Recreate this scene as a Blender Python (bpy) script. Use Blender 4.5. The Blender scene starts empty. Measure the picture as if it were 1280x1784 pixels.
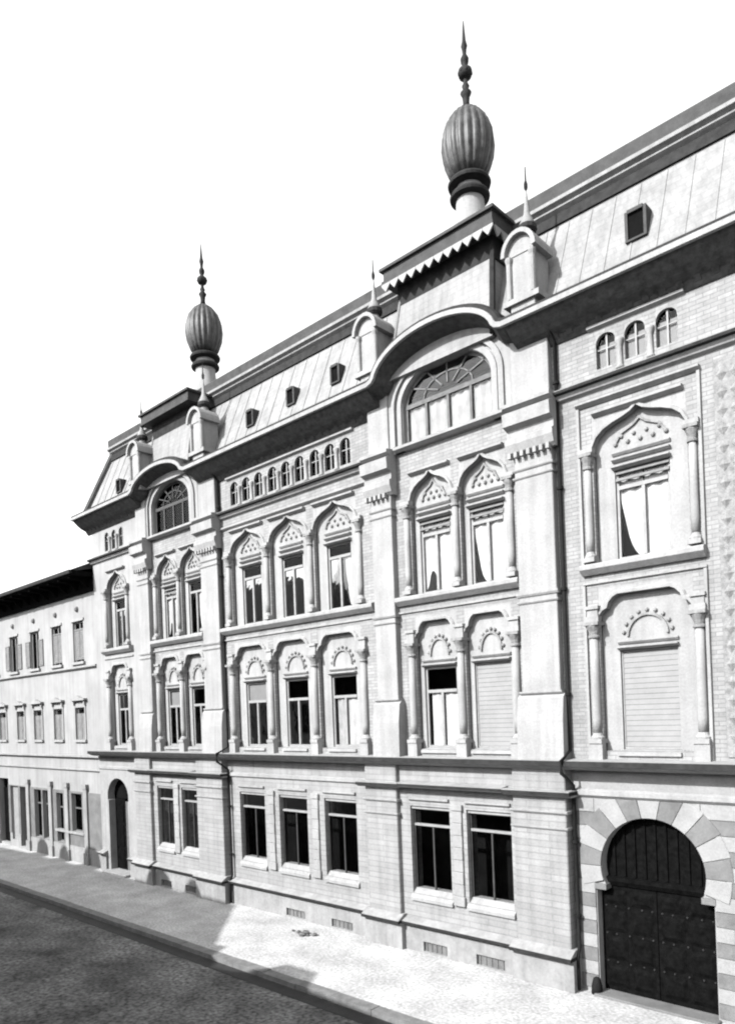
import bpy, bmesh, math, random
from mathutils import Vector, Matrix
random.seed(7)
S = bpy.context.scene
COL = S.collection
PI = math.pi
# ------------------------------------------------------------------ camera
F_PX, PXC, PYC = 1280.0, 640.0, 1238.0
PHI, ROLL = math.radians(46.7566), math.radians(2.1897)
cd = bpy.data.cameras.new('camera'); cam = bpy.data.objects.new('camera', cd); COL.objects.link(cam)
Fv = Vector((-math.cos(PHI), math.sin(PHI), 0)); Rt = Vector((math.sin(PHI), math.cos(PHI), 0)); Zv = Vector((0, 0, 1))
Rv = math.cos(ROLL)*Rt - math.sin(ROLL)*Zv; Uv = math.cos(ROLL)*Zv + math.sin(ROLL)*Rt
M = Matrix((Rv, Uv, -Fv)).transposed().to_4x4(); M.translation = Vector((0, -14.454, 6.24)); cam.matrix_world = M
cd.sensor_fit = 'VERTICAL'; cd.sensor_height = 36.0; cd.lens = 36.0*F_PX/1784.0
cd.shift_y = (PYC-892.0)/1784.0; cd.shift_x = 0.0
cd.clip_start = 0.05; cd.clip_end = 3000
S.camera = cam
# ------------------------------------------------------------------ sky and sun
SUN = Vector((0.25, 1.0, -0.70)).normalized()
w = bpy.data.worlds.new("World"); S.world = w; w.use_nodes = True
nt = w.node_tree; nt.nodes.clear()
sky = nt.nodes.new('ShaderNodeTexSky'); sky.sky_type = 'NISHITA'; sky.sun_disc = False
sky.sun_elevation = math.asin(-SUN.z); sky.sun_rotation = math.atan2(-SUN.x, -SUN.y)
sky.dust_density = 2.5; sky.air_density = 2.2; sky.ozone_density = 1.0
bw = nt.nodes.new('ShaderNodeSeparateColor')      # blue-sensitive plate: the monochrome photograph sees the sky's blue light
bg = nt.nodes.new('ShaderNodeBackground'); bg.inputs[1].default_value = 0.135
wo = nt.nodes.new('ShaderNodeOutputWorld')
ad_ = nt.nodes.new('ShaderNodeMath'); ad_.operation = 'ADD'; ml_ = nt.nodes.new('ShaderNodeMath'); ml_.operation = 'MULTIPLY'; ml_.inputs[1].default_value = 0.64
nt.links.new(sky.outputs[0], bw.inputs[0]); nt.links.new(bw.outputs[1], ad_.inputs[0]); nt.links.new(bw.outputs[2], ad_.inputs[1]); nt.links.new(ad_.outputs[0], ml_.inputs[0]); nt.links.new(ml_.outputs[0], bg.inputs[0]); nt.links.new(bg.outputs[0], wo.inputs[0])
sl = bpy.data.lights.new('sun', 'SUN'); sl.energy = 4.3; sl.angle = math.radians(0.5); sl.color = (1, 1, 1)
so = bpy.data.objects.new('sun', sl); COL.objects.link(so)
so.rotation_euler = SUN.to_track_quat('-Z', 'Y').to_euler(); so.location = (-10, -40, 40)
S.view_settings.view_transform = 'Standard'; S.view_settings.look = 'None'
S.cycles.pixel_filter_type = 'BLACKMAN_HARRIS'; S.cycles.filter_width = 2.1     # the old lens is soft
S.view_settings.gamma = 1.0; S.view_settings.exposure = 1.4
# ------------------------------------------------------------------ materials (all neutral: monochrome place)
def g(v): return (v, v, v, 1)
def mat(name, lo, hi, scale=3.0, rough=0.85, bump=0.15, bscale=25.0, spec=0.3, kind='noise', band=None, spk=(0.90, 1.08), streak=0.80):
    m = bpy.data.materials.new(name); m.use_nodes = True; n = m.node_tree; b = n.nodes['Principled BSDF']
    b.inputs['Roughness'].default_value = rough; b.inputs['Specular IOR Level'].default_value = spec
    tc = n.nodes.new('ShaderNodeTexCoord'); ge = n.nodes.new('ShaderNodeNewGeometry')
    n1 = n.nodes.new('ShaderNodeTexNoise'); n1.inputs['Scale'].default_value = scale; n1.inputs['Detail'].default_value = 8; n1.inputs['Roughness'].default_value = 0.65
    n.links.new(ge.outputs['Position'], n1.inputs['Vector'])
    r = n.nodes.new('ShaderNodeValToRGB'); r.color_ramp.elements[0].position = 0.32; r.color_ramp.elements[1].position = 0.68
    r.color_ramp.elements[0].color = g(lo); r.color_ramp.elements[1].color = g(hi)
    n.links.new(n1.outputs['Fac'], r.inputs[0]); out = r.outputs[0]
    # fine speckle
    n2 = n.nodes.new('ShaderNodeTexNoise'); n2.inputs['Scale'].default_value = bscale; n2.inputs['Detail'].default_value = 5
    n.links.new(ge.outputs['Position'], n2.inputs['Vector'])
    mr = n.nodes.new('ShaderNodeMapRange'); mr.inputs[1].default_value = 0.3; mr.inputs[2].default_value = 0.7; mr.inputs[3].default_value = spk[0]; mr.inputs[4].default_value = spk[1]
    n.links.new(n2.outputs['Fac'], mr.inputs[0])
    mx = n.nodes.new('ShaderNodeVectorMath'); mx.operation = 'SCALE'
    n.links.new(out, mx.inputs[0]); n.links.new(mr.outputs[0], mx.inputs['Scale']); out = mx.outputs[0]
    # rain streaks: noise stretched along z
    if kind in ('wall', 'roof'):
        mp = n.nodes.new('ShaderNodeMapping'); mp.inputs['Scale'].default_value = (6, 6, 0.35)
        n.links.new(ge.outputs['Position'], mp.inputs[0])
        n3 = n.nodes.new('ShaderNodeTexNoise'); n3.inputs['Scale'].default_value = 1.0; n3.inputs['Detail'].default_value = 6
        n.links.new(mp.outputs[0], n3.inputs['Vector'])
        m3 = n.nodes.new('ShaderNodeMapRange'); m3.inputs[1].default_value = 0.42; m3.inputs[2].default_value = 0.75; m3.inputs[3].default_value = 1.0; m3.inputs[4].default_value = streak
        n.links.new(n3.outputs['Fac'], m3.inputs[0])
        m4 = n.nodes.new('ShaderNodeVectorMath'); m4.operation = 'SCALE'
        n.links.new(out, m4.inputs[0]); n.links.new(m3.outputs[0], m4.inputs['Scale']); out = m4.outputs[0]
    bp = n.nodes.new('ShaderNodeBump'); bp.inputs['Strength'].default_value = bump; bp.inputs['Distance'].default_value = 0.02
    n.links.new(n2.outputs['Fac'], bp.inputs['Height']); last = bp
    if band:
        # joints of small facing brick / slate, too small to tell apart: bricks mapped on x and z
        bw_, bh, amt = band
        sx = n.nodes.new('ShaderNodeSeparateXYZ'); cb = n.nodes.new('ShaderNodeCombineXYZ')
        n.links.new(ge.outputs['Position'], sx.inputs[0])
        ad = n.nodes.new('ShaderNodeMath'); ad.operation = 'ADD'; n.links.new(sx.outputs[0], ad.inputs[0]); n.links.new(sx.outputs[1], ad.inputs[1])
        n.links.new(ad.outputs[0], cb.inputs[0]); n.links.new(sx.outputs[2], cb.inputs[1])
        br = n.nodes.new('ShaderNodeTexBrick'); br.inputs['Scale'].default_value = 1.0
        br.inputs['Brick Width'].default_value = bw_; br.inputs['Row Height'].default_value = bh; br.inputs['Mortar Size'].default_value = bh*0.10
        br.inputs['Color1'].default_value = g(1); br.inputs['Color2'].default_value = g(1-amt*0.6); br.inputs['Mortar'].default_value = g(1-amt)
        n.links.new(cb.outputs[0], br.inputs['Vector'])
        m5 = n.nodes.new('ShaderNodeVectorMath'); m5.operation = 'MULTIPLY'
        n.links.new(out, m5.inputs[0]); n.links.new(br.outputs['Color'], m5.inputs[1]); out = m5.outputs[0]
        b2 = n.nodes.new('ShaderNodeBump'); b2.inputs['Strength'].default_value = 0.4; b2.inputs['Distance'].default_value = 0.01
        n.links.new(br.outputs['Color'], b2.inputs['Height']); n.links.new(bp.outputs[0], b2.inputs['Normal']); last = b2
    n.links.new(out, b.inputs['Base Color']); n.links.new(last.outputs[0], b.inputs['Normal'])
    return m
M = {}
M['plaster'] = mat('pale_plaster', 0.172, 0.222, 0.8, kind='wall', bscale=30)
M['brick'] = mat('pale_facing_brick', 0.18, 0.23, 0.9, kind='wall', band=(0.26, 0.085, 0.38))
M['stone'] = mat('dressed_stone', 0.176, 0.226, 1.3, bump=0.35, kind='wall', bscale=22)
M['ashlar'] = mat('ashlar_stone', 0.178, 0.228, 1.3, bump=0.35, kind='wall', bscale=22, band=(1.1, 0.146, 0.26))
M['stone_dark'] = mat('grey_band_stone', 0.075, 0.125, 2.0, bump=0.3, bscale=22)
M['stone_light'] = mat('light_band_stone', 0.155, 0.21, 2.0, bump=0.3, bscale=22)
M['plinth'] = mat('plinth_stone', 0.15, 0.22, 1.6, bump=0.4, kind='wall', bscale=14)
M['carved'] = mat('carved_stone', 0.10, 0.20, 9.0, bump=0.6, bscale=40)
M['roof'] = mat('pale_zinc_and_slate', 0.145, 0.19, 0.9, rough=0.7, kind='roof', band=(0.3, 0.16, 0.14), streak=0.72)
M['roof_metal'] = mat('grey_roof_metal', 0.022, 0.045, 3.0, rough=0.7, spec=0.15)
M['gutter'] = mat('dark_gutter_metal_and_shade', 0.010, 0.024, 5.0, rough=0.75, spec=0.1)
M['dome'] = mat('weathered_dome_metal', 0.012, 0.06, 5.0, rough=0.5, bscale=12)
M['pipe'] = mat('dark_pipe_metal', 0.006, 0.012, 5.0, rough=0.8, spec=0.1)
M['wood'] = mat('dark_oak', 0.002, 0.006, 8.0, rough=0.9, bscale=30, spec=0.01)
M['wood_mid'] = mat('worn_painted_wood', 0.05, 0.10, 8.0, rough=0.7, bscale=30)
M['frame'] = mat('painted_window_frame', 0.15, 0.20, 5.0, rough=0.6)
M['frame_dark'] = mat('dark_window_frame', 0.02, 0.04, 5.0, rough=0.6)
M['curtain'] = mat('white_curtain_cloth', 0.30, 0.42, 3.0, rough=0.95)
M['blind'] = mat('pale_roller_blind', 0.15, 0.18, 3.0, rough=0.9, bscale=60)
M['shutter'] = mat('grey_shutter_paint', 0.09, 0.14, 5.0, rough=0.8)
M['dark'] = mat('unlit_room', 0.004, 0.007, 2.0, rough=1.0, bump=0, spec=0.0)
M['pave'] = mat('pale_worn_pavement', 0.23, 0.38, 0.9, bump=0.6, bscale=14, spk=(0.62, 1.2))
M['kerb'] = mat('grey_kerb_stone', 0.08, 0.14, 4.0, bump=0.4, bscale=30)
M['road'] = mat('dusty_macadam_road', 0.016, 0.115, 0.6, bump=1.0, bscale=11, spk=(0.2, 1.9))
M['gutterstone'] = mat('shade_toned_gutter_stone', 0.012, 0.025, 4.0, bump=0.4, rough=0.7)  # near-black tone stands in for the shadow line along the kerb
M['earth'] = mat('ground_earth', 0.12, 0.2, 0.5)
M['opp'] = mat('grey_opposite_render', 0.08, 0.13, 0.8, kind='wall')
M['eaves'] = mat('shade_toned_eaves', 0.02, 0.06, 6.0, bump=0.3)  # dark colour carries the shade under the eaves
M['dirt'] = mat('dark_dry_earth', 0.04, 0.12, 20.0, bump=0.8)
def glass():
    m = bpy.data.materials.new('old_window_glass'); m.use_nodes = True; n = m.node_tree; n.nodes.clear()
    o = n.nodes.new('ShaderNodeOutputMaterial'); mx = n.nodes.new('ShaderNodeMixShader')
    t = n.nodes.new('ShaderNodeBsdfTransparent'); t.inputs[0].default_value = g(0.90)
    gl = n.nodes.new('ShaderNodeBsdfGlossy'); gl.inputs['Roughness'].default_value = 0.03; gl.inputs['Color'].default_value = g(0.35)
    fr = n.nodes.new('ShaderNodeFresnel'); fr.inputs[0].default_value = 1.38
    nz = n.nodes.new('ShaderNodeTexNoise'); nz.inputs['Scale'].default_value = 2.0
    ge = n.nodes.new('ShaderNodeNewGeometry'); n.links.new(ge.outputs['Position'], nz.inputs['Vector'])
    bp = n.nodes.new('ShaderNodeBump'); bp.inputs['Strength'].default_value = 0.08; bp.inputs['Distance'].default_value = 0.05
    n.links.new(nz.outputs[0], bp.inputs['Height']); n.links.new(bp.outputs[0], gl.inputs['Normal']); n.links.new(bp.outputs[0], fr.inputs['Normal'])
    n.links.new(fr.outputs[0], mx.inputs[0]); n.links.new(t.outputs[0], mx.inputs[1]); n.links.new(gl.outputs[0], mx.inputs[2]); n.links.new(mx.outputs[0], o.inputs[0])
    return m
M['glass'] = glass()
# ------------------------------------------------------------------ mesh helpers
class MB:
    def __init__(s): s.v = []; s.f = []; s.smooth = False
    def add(s, vs, fs):
        o = len(s.v); s.v += [tuple(p) for p in vs]; s.f += [tuple(o+i for i in f) for f in fs]; return s
    def box(s, x0, x1, y0, y1, z0, z1):
        return s.add([(x0,y0,z0),(x1,y0,z0),(x1,y1,z0),(x0,y1,z0),(x0,y0,z1),(x1,y0,z1),(x1,y1,z1),(x0,y1,z1)],
                     [(0,3,2,1),(4,5,6,7),(0,1,5,4),(1,2,6,5),(2,3,7,6),(3,0,4,7)])
    def prism(s, poly, y0, y1):           # poly in (x, z), extruded along y
        n = len(poly)
        vs = [(x, y0, z) for x, z in poly] + [(x, y1, z) for x, z in poly]
        fs = [tuple(range(n)), tuple(range(2*n-1, n-1, -1))] + [(i, (i+1) % n + 0, (i+1) % n + n, i+n) for i in range(n)]
        return s.add(vs, fs)
    def prismx(s, poly, x0, x1):          # poly in (y, z), extruded along x
        n = len(poly)
        vs = [(x0, y, z) for y, z in poly] + [(x1, y, z) for y, z in poly]
        fs = [tuple(range(n)), tuple(range(2*n-1, n-1, -1))] + [(i, (i+1) % n, (i+1) % n + n, i+n) for i in range(n)]
        return s.add(vs, fs)
    def sweep(s, path, prof):             # path in (x, z); prof closed list of (y, n), n outward/upward normal of the path
        P = [Vector((a, b)) for a, b in path]; N = []
        for i in range(len(P)):
            a = P[max(i-1, 0)]; b = P[min(i+1, len(P)-1)]
            t1 = (P[i]-a); t2 = (b-P[i])
            t1 = t1.normalized() if t1.length > 1e-9 else t2.normalized(); t2 = t2.normalized() if t2.length > 1e-9 else t1
            n1 = Vector((-t1.y, t1.x)); n2 = Vector((-t2.y, t2.x)); m = (n1+n2)
            m = m.normalized() if m.length > 1e-6 else n1
            k = max(0.5, m.dot(n1)); N.append(m/k)
        k = len(prof); vs = []; fs = []
        for p, n in zip(P, N):
            for y, q in prof: vs.append((p.x+n.x*q, y, p.y+n.y*q))
        for i in range(len(P)-1):
            for j in range(k):
                a = i*k+j; b = i*k+(j+1) % k; fs.append((a, b, b+k, a+k))
        fs.append(tuple(range(k-1, -1, -1))); fs.append(tuple(range((len(P)-1)*k, len(P)*k)))
        return s.add(vs, fs)
    def lathe(s, prof, cx=0, cy=0, cz=0, seg=20, ribs=0, amp=0.0):
        k = len(prof); vs = []; fs = []
        for i in range(seg):
            a = 2*PI*i/seg; mod = 1+amp*(abs(math.cos(ribs*a/2))-0.6) if ribs else 1
            for r, z in prof: vs.append((cx+r*mod*math.cos(a), cy+r*mod*math.sin(a), cz+z))
        for i in range(seg):
            for j in range(k-1):
                a = i*k+j; b = ((i+1) % seg)*k+j; fs.append((a, b, b+1, a+1))
        fs.append(tuple(i*k for i in range(seg-1, -1, -1))); fs.append(tuple(i*k+k-1 for i in range(seg)))
        return s.add(vs, fs)
    def ball(s, x, y, z, r, seg=8):
        pr = [(max(r*math.sin(PI*j/5), r*0.02), -r*math.cos(PI*j/5)) for j in range(6)]
        return s.lathe(pr, x, y, z, seg)
    def tube(s, pts, r, seg=8):
        vs = []; fs = []
        for i, p in enumerate(pts):
            p = Vector(p); a = Vector(pts[max(i-1, 0)]); b = Vector(pts[min(i+1, len(pts)-1)]); t = (b-a).normalized()
            u = t.cross(Vector((0.31, 0.17, 0.93))).normalized() if abs(t.z) < 0.9 else t.cross(Vector((1, 0, 0))).normalized(); v = t.cross(u)
            for j in range(seg):
                q = p+(u*math.cos(2*PI*j/seg)+v*math.sin(2*PI*j/seg))*r; vs.append(tuple(q))
        for i in range(len(pts)-1):
            for j in range(seg):
                a = i*seg+j; b = i*seg+(j+1) % seg; fs.append((a, b, b+seg, a+seg))
        fs.append(tuple(range(seg-1, -1, -1))); fs.append(tuple(range((len(pts)-1)*seg, len(pts)*seg)))
        return s.add(vs, fs)
    def mesh(s, name, m, smooth=False, bevel=False):
        me = bpy.data.meshes.new(name); me.from_pydata(s.v, [], s.f); me.validate(verbose=False)
        bm = bmesh.new(); bm.from_mesh(me); bmesh.ops.recalc_face_normals(bm, faces=bm.faces); bm.to_mesh(me); bm.free()
        me.materials.append(M[m])
        if smooth:
            for p in me.polygons: p.use_smooth = len(p.vertices) == 4
        return me
def link(name, me, parent=None, loc=(0, 0, 0)):
    o = bpy.data.objects.new(name, me); COL.objects.link(o); o.location = loc
    if parent: o.parent = parent
    return o
def obj(name, mb, m, parent=None, loc=(0, 0, 0), smooth=False, bevel=0.0):
    o = link(name, mb.mesh(name, m, smooth), parent, loc)
    if bevel:
        md = o.modifiers.new('bevel', 'BEVEL'); md.width = bevel; md.segments = 1; md.limit_method = 'ANGLE'; md.angle_limit = math.radians(35)
    return o
def thing(name, label, cat, loc=(0, 0, 0), group=None):
    o = bpy.data.objects.new(name, None); COL.objects.link(o); o.location = loc
    o['label'] = label; o['category'] = cat
    if group: o['group'] = group
    return o
def struct(name, mb, m):
    o = obj(name, mb, m); o['kind'] = 'structure'; return o
def holewall(x0, x1, z0, z1, y0, y1, holes):   # wall slab with rectangular openings (x0,x1,z0,z1)
    mb = MB(); xs = sorted({x0, x1} | {min(max(h[i], x0), x1) for h in holes for i in (0, 1)}); zs = sorted({z0, z1} | {min(max(h[i], z0), z1) for h in holes for i in (2, 3)})
    def solid(i, j):
        if i < 0 or j < 0 or i >= len(xs)-1 or j >= len(zs)-1: return False
        cx = (xs[i]+xs[i+1])/2; cz = (zs[j]+zs[j+1])/2
        return not any(h[0] < cx < h[1] and h[2] < cz < h[3] for h in holes)
    for i in range(len(xs)-1):
        for j in range(len(zs)-1):
            if not solid(i, j): continue
            a, b, c, d = xs[i], xs[i+1], zs[j], zs[j+1]
            mb.add([(a,y0,c),(b,y0,c),(b,y0,d),(a,y0,d)], [(0,1,2,3)])
            mb.add([(a,y1,c),(b,y1,c),(b,y1,d),(a,y1,d)], [(3,2,1,0)])
            if not solid(i-1, j): mb.add([(a,y0,c),(a,y1,c),(a,y1,d),(a,y0,d)], [(3,2,1,0)])
            if not solid(i+1, j): mb.add([(b,y0,c),(b,y1,c),(b,y1,d),(b,y0,d)], [(0,1,2,3)])
            if not solid(i, j-1): mb.add([(a,y0,c),(b,y0,c),(b,y1,c),(a,y1,c)], [(3,2,1,0)])
            if not solid(i, j+1): mb.add([(a,y0,d),(b,y0,d),(b,y1,d),(a,y1,d)], [(0,1,2,3)])
    return mb
def arc(cx, cz, rx, rz, a0, a1, n):
    return [(cx+rx*math.cos(a0+(a1-a0)*i/n), cz+rz*math.sin(a0+(a1-a0)*i/n)) for i in range(n+1)]
def notch(x0, x1, z0, z1, path):   # rectangle with an arch cut in from below; path runs left to right in (x,z)
    return [(x0, z0), (x0, z1), (x1, z1), (x1, z0)] + list(reversed(path))

# ------------------------------------------------------------------ ground
YK = -3.42
gb = MB(); gb.add([(-900,-900,-0.16),(900,-900,-0.16),(900,900,-0.16),(-900,900,-0.16)], [(0,1,2,3)]); struct('ground', gb, 'earth')
# road: gently cambered sheet with some unevenness
rb = MB(); nx, ny = 120, 14; X0, X1, Y0, Y1 = -90, 30, -11.6, YK-0.36
for i in range(nx+1):
    for j in range(ny+1):
        x = X0+(X1-X0)*i/nx; y = Y0+(Y1-Y0)*j/ny; t = (j/ny-0.5)*2
        rb.v.append((x, y, -0.13+0.07*(1-t*t)+(random.uniform(-0.006, 0.006) if 0 < j < ny else 0)))
for i in range(nx):
    for j in range(ny):
        a = i*(ny+1)+j; rb.f.append((a, a+ny+1, a+ny+2, a+1))
r_ = struct('road', rb, 'road')
for p in r_.data.polygons: p.use_smooth = True
st = MB().box(-90, 30, YK-0.38, YK-0.002, -0.3, -0.118); struct('street_gutter', st, 'gutterstone')
struct('pavement', MB().box(-90, 30, YK+0.28, 0.6, -0.3, 0.0), 'pave')
struct('opposite_pavement', MB().box(-90, 30, -16, -11.6, -0.3, 0.0), 'pave')
kr = bpy.data.objects.new('kerb', None); COL.objects.link(kr); kr['kind'] = 'structure'; kr.location = (-20, YK+0.14, 0)
ks = [MB().box(-0.595, 0.595, -0.14, 0.138, -0.3, 0.006+0.004*k).mesh('kerb_stone', 'kerb') for k in range(3)]
for i in range(58):
    link('kerb_stone', ks[(i*7) % 3], kr, (-46+i*1.2+20, random.uniform(-0.008, 0.004), random.uniform(-0.004, 0.004)))

# ------------------------------------------------------------------ the grand building
B = thing('ornate_building', 'long pale moorish style facade with two bulbous finials, horseshoe gateway and mansard roof', 'building', (-13, 0.3, 0))
OX, OY = -13.0, 0.3
def part(name, mb, m, smooth=False, bevel=0.0, parent=None, label=None):
    o = obj(name, mb, m, parent or B, (-OX, -OY, 0) if parent is None else (0, 0, 0), smooth, bevel)
    if label: o['label'] = label
    return o
def place(name, me, x, y, z, parent=None):      # shared mesh built round its own origin
    return link(name, me, parent or B, (x-OX, y-OY, z) if parent is None else (0, 0, 0))
XL, XR = -29.35, 3.6
GW, GB, GP = 0.25, 0.13, 0.0       # ground floor: wall, bay, pier planes (y)
UW, UP = 0.30, 0.13                # upper floors: wall and pier planes
MIDC = [-18.93, -16.93, -14.90]; RC = [-11.42, -9.86]; LC = [-23.72, -22.14]; LB = [-27.45]; GC = -6.08
MORE = [-2.30, 1.45]
mesh_cache = {}
# --- windows -------------------------------------------------------
def curtain_mb(x0, x1, z0, z1, y, shape='full'):
    mb = MB(); n = max(6, int((x1-x0)/0.05)); vs = []
    for i in range(n+1):
        t = i/n; x = x0+(x1-x0)*t; yy = y+0.018*math.sin(t*n*1.3)
        zb = z0
        if shape == 'left': zb = z0+(z1-z0)*0.7*(max(0, t-0.3)/0.7)**2      # swept to the left
        if shape == 'right': zb = z0+(z1-z0)*0.7*(max(0, 0.8-t)/0.8)**2
        if shape == 'torn': zb = z0+(z1-z0)*(0.16+0.14*math.sin(t*5+x0*3))
        vs += [(x, yy, zb), (x, yy, z1)]
    mb.add(vs, [(2*i, 2*i+2, 2*i+3, 2*i+1) for i in range(n)]); return mb
def window(cx, z0, w, h, y, spec, fm='frame', fw=0.055, transom=0.74, par=None):
    """sash window with its origin at the sill centre; y = outer plane of the sash"""
    key = ('sash', round(w, 2), round(h, 2), fm, transom)
    if key not in mesh_cache:
        mb = MB(); hw = w/2; zt = h*transom
        mb.box(-hw, -hw+fw, 0, 0.06, 0, h); mb.box(hw-fw, hw, 0, 0.06, 0, h)
        mb.box(-hw+fw, hw-fw, 0, 0.06, 0, fw); mb.box(-hw+fw, hw-fw, 0, 0.06, h-fw, h)
        mb.box(-hw+fw, hw-fw, -0.015, 0.05, zt-0.04, zt+0.04); mb.box(-0.035, 0.035, -0.01, 0.05, fw, zt-0.04)
        mesh_cache[key] = mb.mesh('window', fm)
        gm = MB(); gm.add([(-hw+fw,0.03,fw),(hw-fw,0.03,fw),(hw-fw,0.03,zt-0.04),(-hw+fw,0.03,zt-0.04)], [(0,1,2,3)])
        mesh_cache[key+('g',)] = gm.mesh('pane', 'glass')
        gm = MB(); gm.add([(-hw+fw,0.03,zt+0.04),(hw-fw,0.03,zt+0.04),(hw-fw,0.03,h-fw),(-hw+fw,0.03,h-fw)], [(0,1,2,3)])
        mesh_cache[key+('t',)] = gm.mesh('pane', 'glass')
    zt = h*transom; hw = w/2
    wo_ = place('window', mesh_cache[key], cx, y, z0) if par is None else link('window', mesh_cache[key], par, (cx, y, z0))
    if spec == 'blind':
        bpy.data.objects.remove(wo_); fb = MB().box(-hw, -hw+0.03, 0, 0.06, 0, h).box(hw-0.03, hw, 0, 0.06, 0, h).box(-hw+0.03, hw-0.03, 0, 0.06, 0, 0.04).box(-hw+0.03, hw-0.03, 0, 0.06, h-0.03, h)
        wo_ = place('window', fb.mesh('window', fm), cx, y, z0)
        for k in range(int((h-0.08)/0.11)): obj('slat', MB().prismx([(0.012, 0), (0.020, 0.104), (0.03, 0.104), (0.03, 0)], -hw+0.032, hw-0.032), 'blind', wo_, (0, 0, 0.045+k*0.11))
    if spec != 'blind':
        link('pane', mesh_cache[key+('g',)], wo_); link('pane', mesh_cache[key+('t',)], wo_)
    yc = 0.065
    if spec in ('swept', 'sweptblind'):
        for k in range(2): obj('louvre', MB().prismx([(-0.06, 0), (-0.05, 0.05), (-0.016, 0.07), (-0.016, 0)], -hw+0.01, hw-0.01), 'shutter', wo_, (0, 0, h-0.10-k*0.14))
    if spec == 'pair':
        obj('curtain', curtain_mb(-hw+fw+0.08, -0.07, fw, zt, yc), 'curtain', wo_); obj('curtain', curtain_mb(0.05, hw-fw, fw, zt, yc), 'curtain', wo_)
    if spec in ('swept', 'sweptblind'):
        obj('curtain', curtain_mb(-hw+fw, -0.02, fw, h-fw, yc, 'right' if spec == 'swept' else 'torn'), 'curtain', wo_); obj('curtain', curtain_mb(0.0, hw-fw, fw, h-fw, yc, 'left' if spec == 'x' else 'full'), 'curtain', wo_)
    if spec == 'lowpair':
        obj('blind', MB().box(-hw+fw, hw-fw, 0.045, 0.055, zt+0.02, h-fw), 'blind', wo_)
        obj('curtain', curtain_mb(-hw+fw+0.1, -0.07, fw, zt*0.95, yc), 'curtain', wo_); obj('curtain', curtain_mb(0.05, hw-fw-0.02, fw, zt*0.95, yc), 'curtain', wo_)
    if spec == 'side': obj('curtain', curtain_mb(hw*0.30, hw-fw, fw, zt, yc, 'right'), 'curtain', wo_)
    if spec == 'right': obj('curtain', curtain_mb(-0.02, hw-fw, fw, zt, yc, 'right'), 'curtain', wo_)
    if spec == 'half': obj('blind', MB().box(-hw+fw, hw-fw, 0.07, 0.08, h*0.45, h-fw), 'curtain', wo_)
    if spec == 'top': obj('blind', MB().box(-hw+fw, hw-fw, 0.07, 0.08, h*0.66, h-fw), 'blind', wo_)
    if spec == 'low': obj('curtain', curtain_mb(-hw+fw, hw-fw, fw, h*0.25, yc), 'curtain', wo_)
    return wo_
# --- upper storey bays ----------------------------------------------
def path1(c, hw, zt=8.47):
    return [(c-hw, 7.93), (c-0.985*hw, 8.06), (c-0.90*hw, 8.16), (c-0.80*hw, 8.20), (c-0.76*hw, 8.32), (c-0.66*hw, 8.42), (c-0.55*hw, zt),
            (c+0.55*hw, zt), (c+0.66*hw, 8.42), (c+0.76*hw, 8.32), (c+0.80*hw, 8.20), (c+0.90*hw, 8.16), (c+0.985*hw, 8.06), (c+hw, 7.93)]
def path2(c, hw):
    L = [(-1, 11.50), (-0.985, 11.64), (-0.90, 11.80), (-0.74, 11.93), (-0.52, 12.02), (-0.30, 12.08), (-0.12, 12.15), (0, 12.24)]
    return [(c+a*hw, z) for a, z in L] + [(c-a*hw, z) for a, z in reversed(L[:-1])]
col_mesh = {}
def colonette(x, y, z0, z1, r):
    k = (round(z1-z0, 2), round(r, 2))
    if k not in col_mesh:
        h = z1-z0
        sh = MB().lathe([(r*0.88, 0.22), (r, 0.5), (r*0.96, h*0.55), (r*0.86, h-0.34)], seg=12)
        ba = MB().box(-r*1.5, r*1.5, -r*1.5, r*1.5, 0, 0.09).lathe([(r*1.45, 0.09), (r*1.5, 0.13), (r*1.1, 0.17), (r*0.9, 0.22)], seg=12)
        ca = MB().lathe([(r*0.86, h-0.34), (r*1.25, h-0.33), (r*1.25, h-0.29), (r*0.95, h-0.27), (r*1.15, h-0.19), (r*1.6, h-0.10), (r*1.65, h-0.07)], seg=12).box(-r*1.7, r*1.7, -r*1.7, r*1.7, h-0.07, h)
        col_mesh[k] = (sh.mesh('colonette', 'stone', True), ba.mesh('base', 'stone'), ca.mesh('capital', 'carved'))
    a, b, c = col_mesh[k]; o = place('colonette', a, x, y, z0); link('base', b, o); link('capital', c, o)
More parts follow.
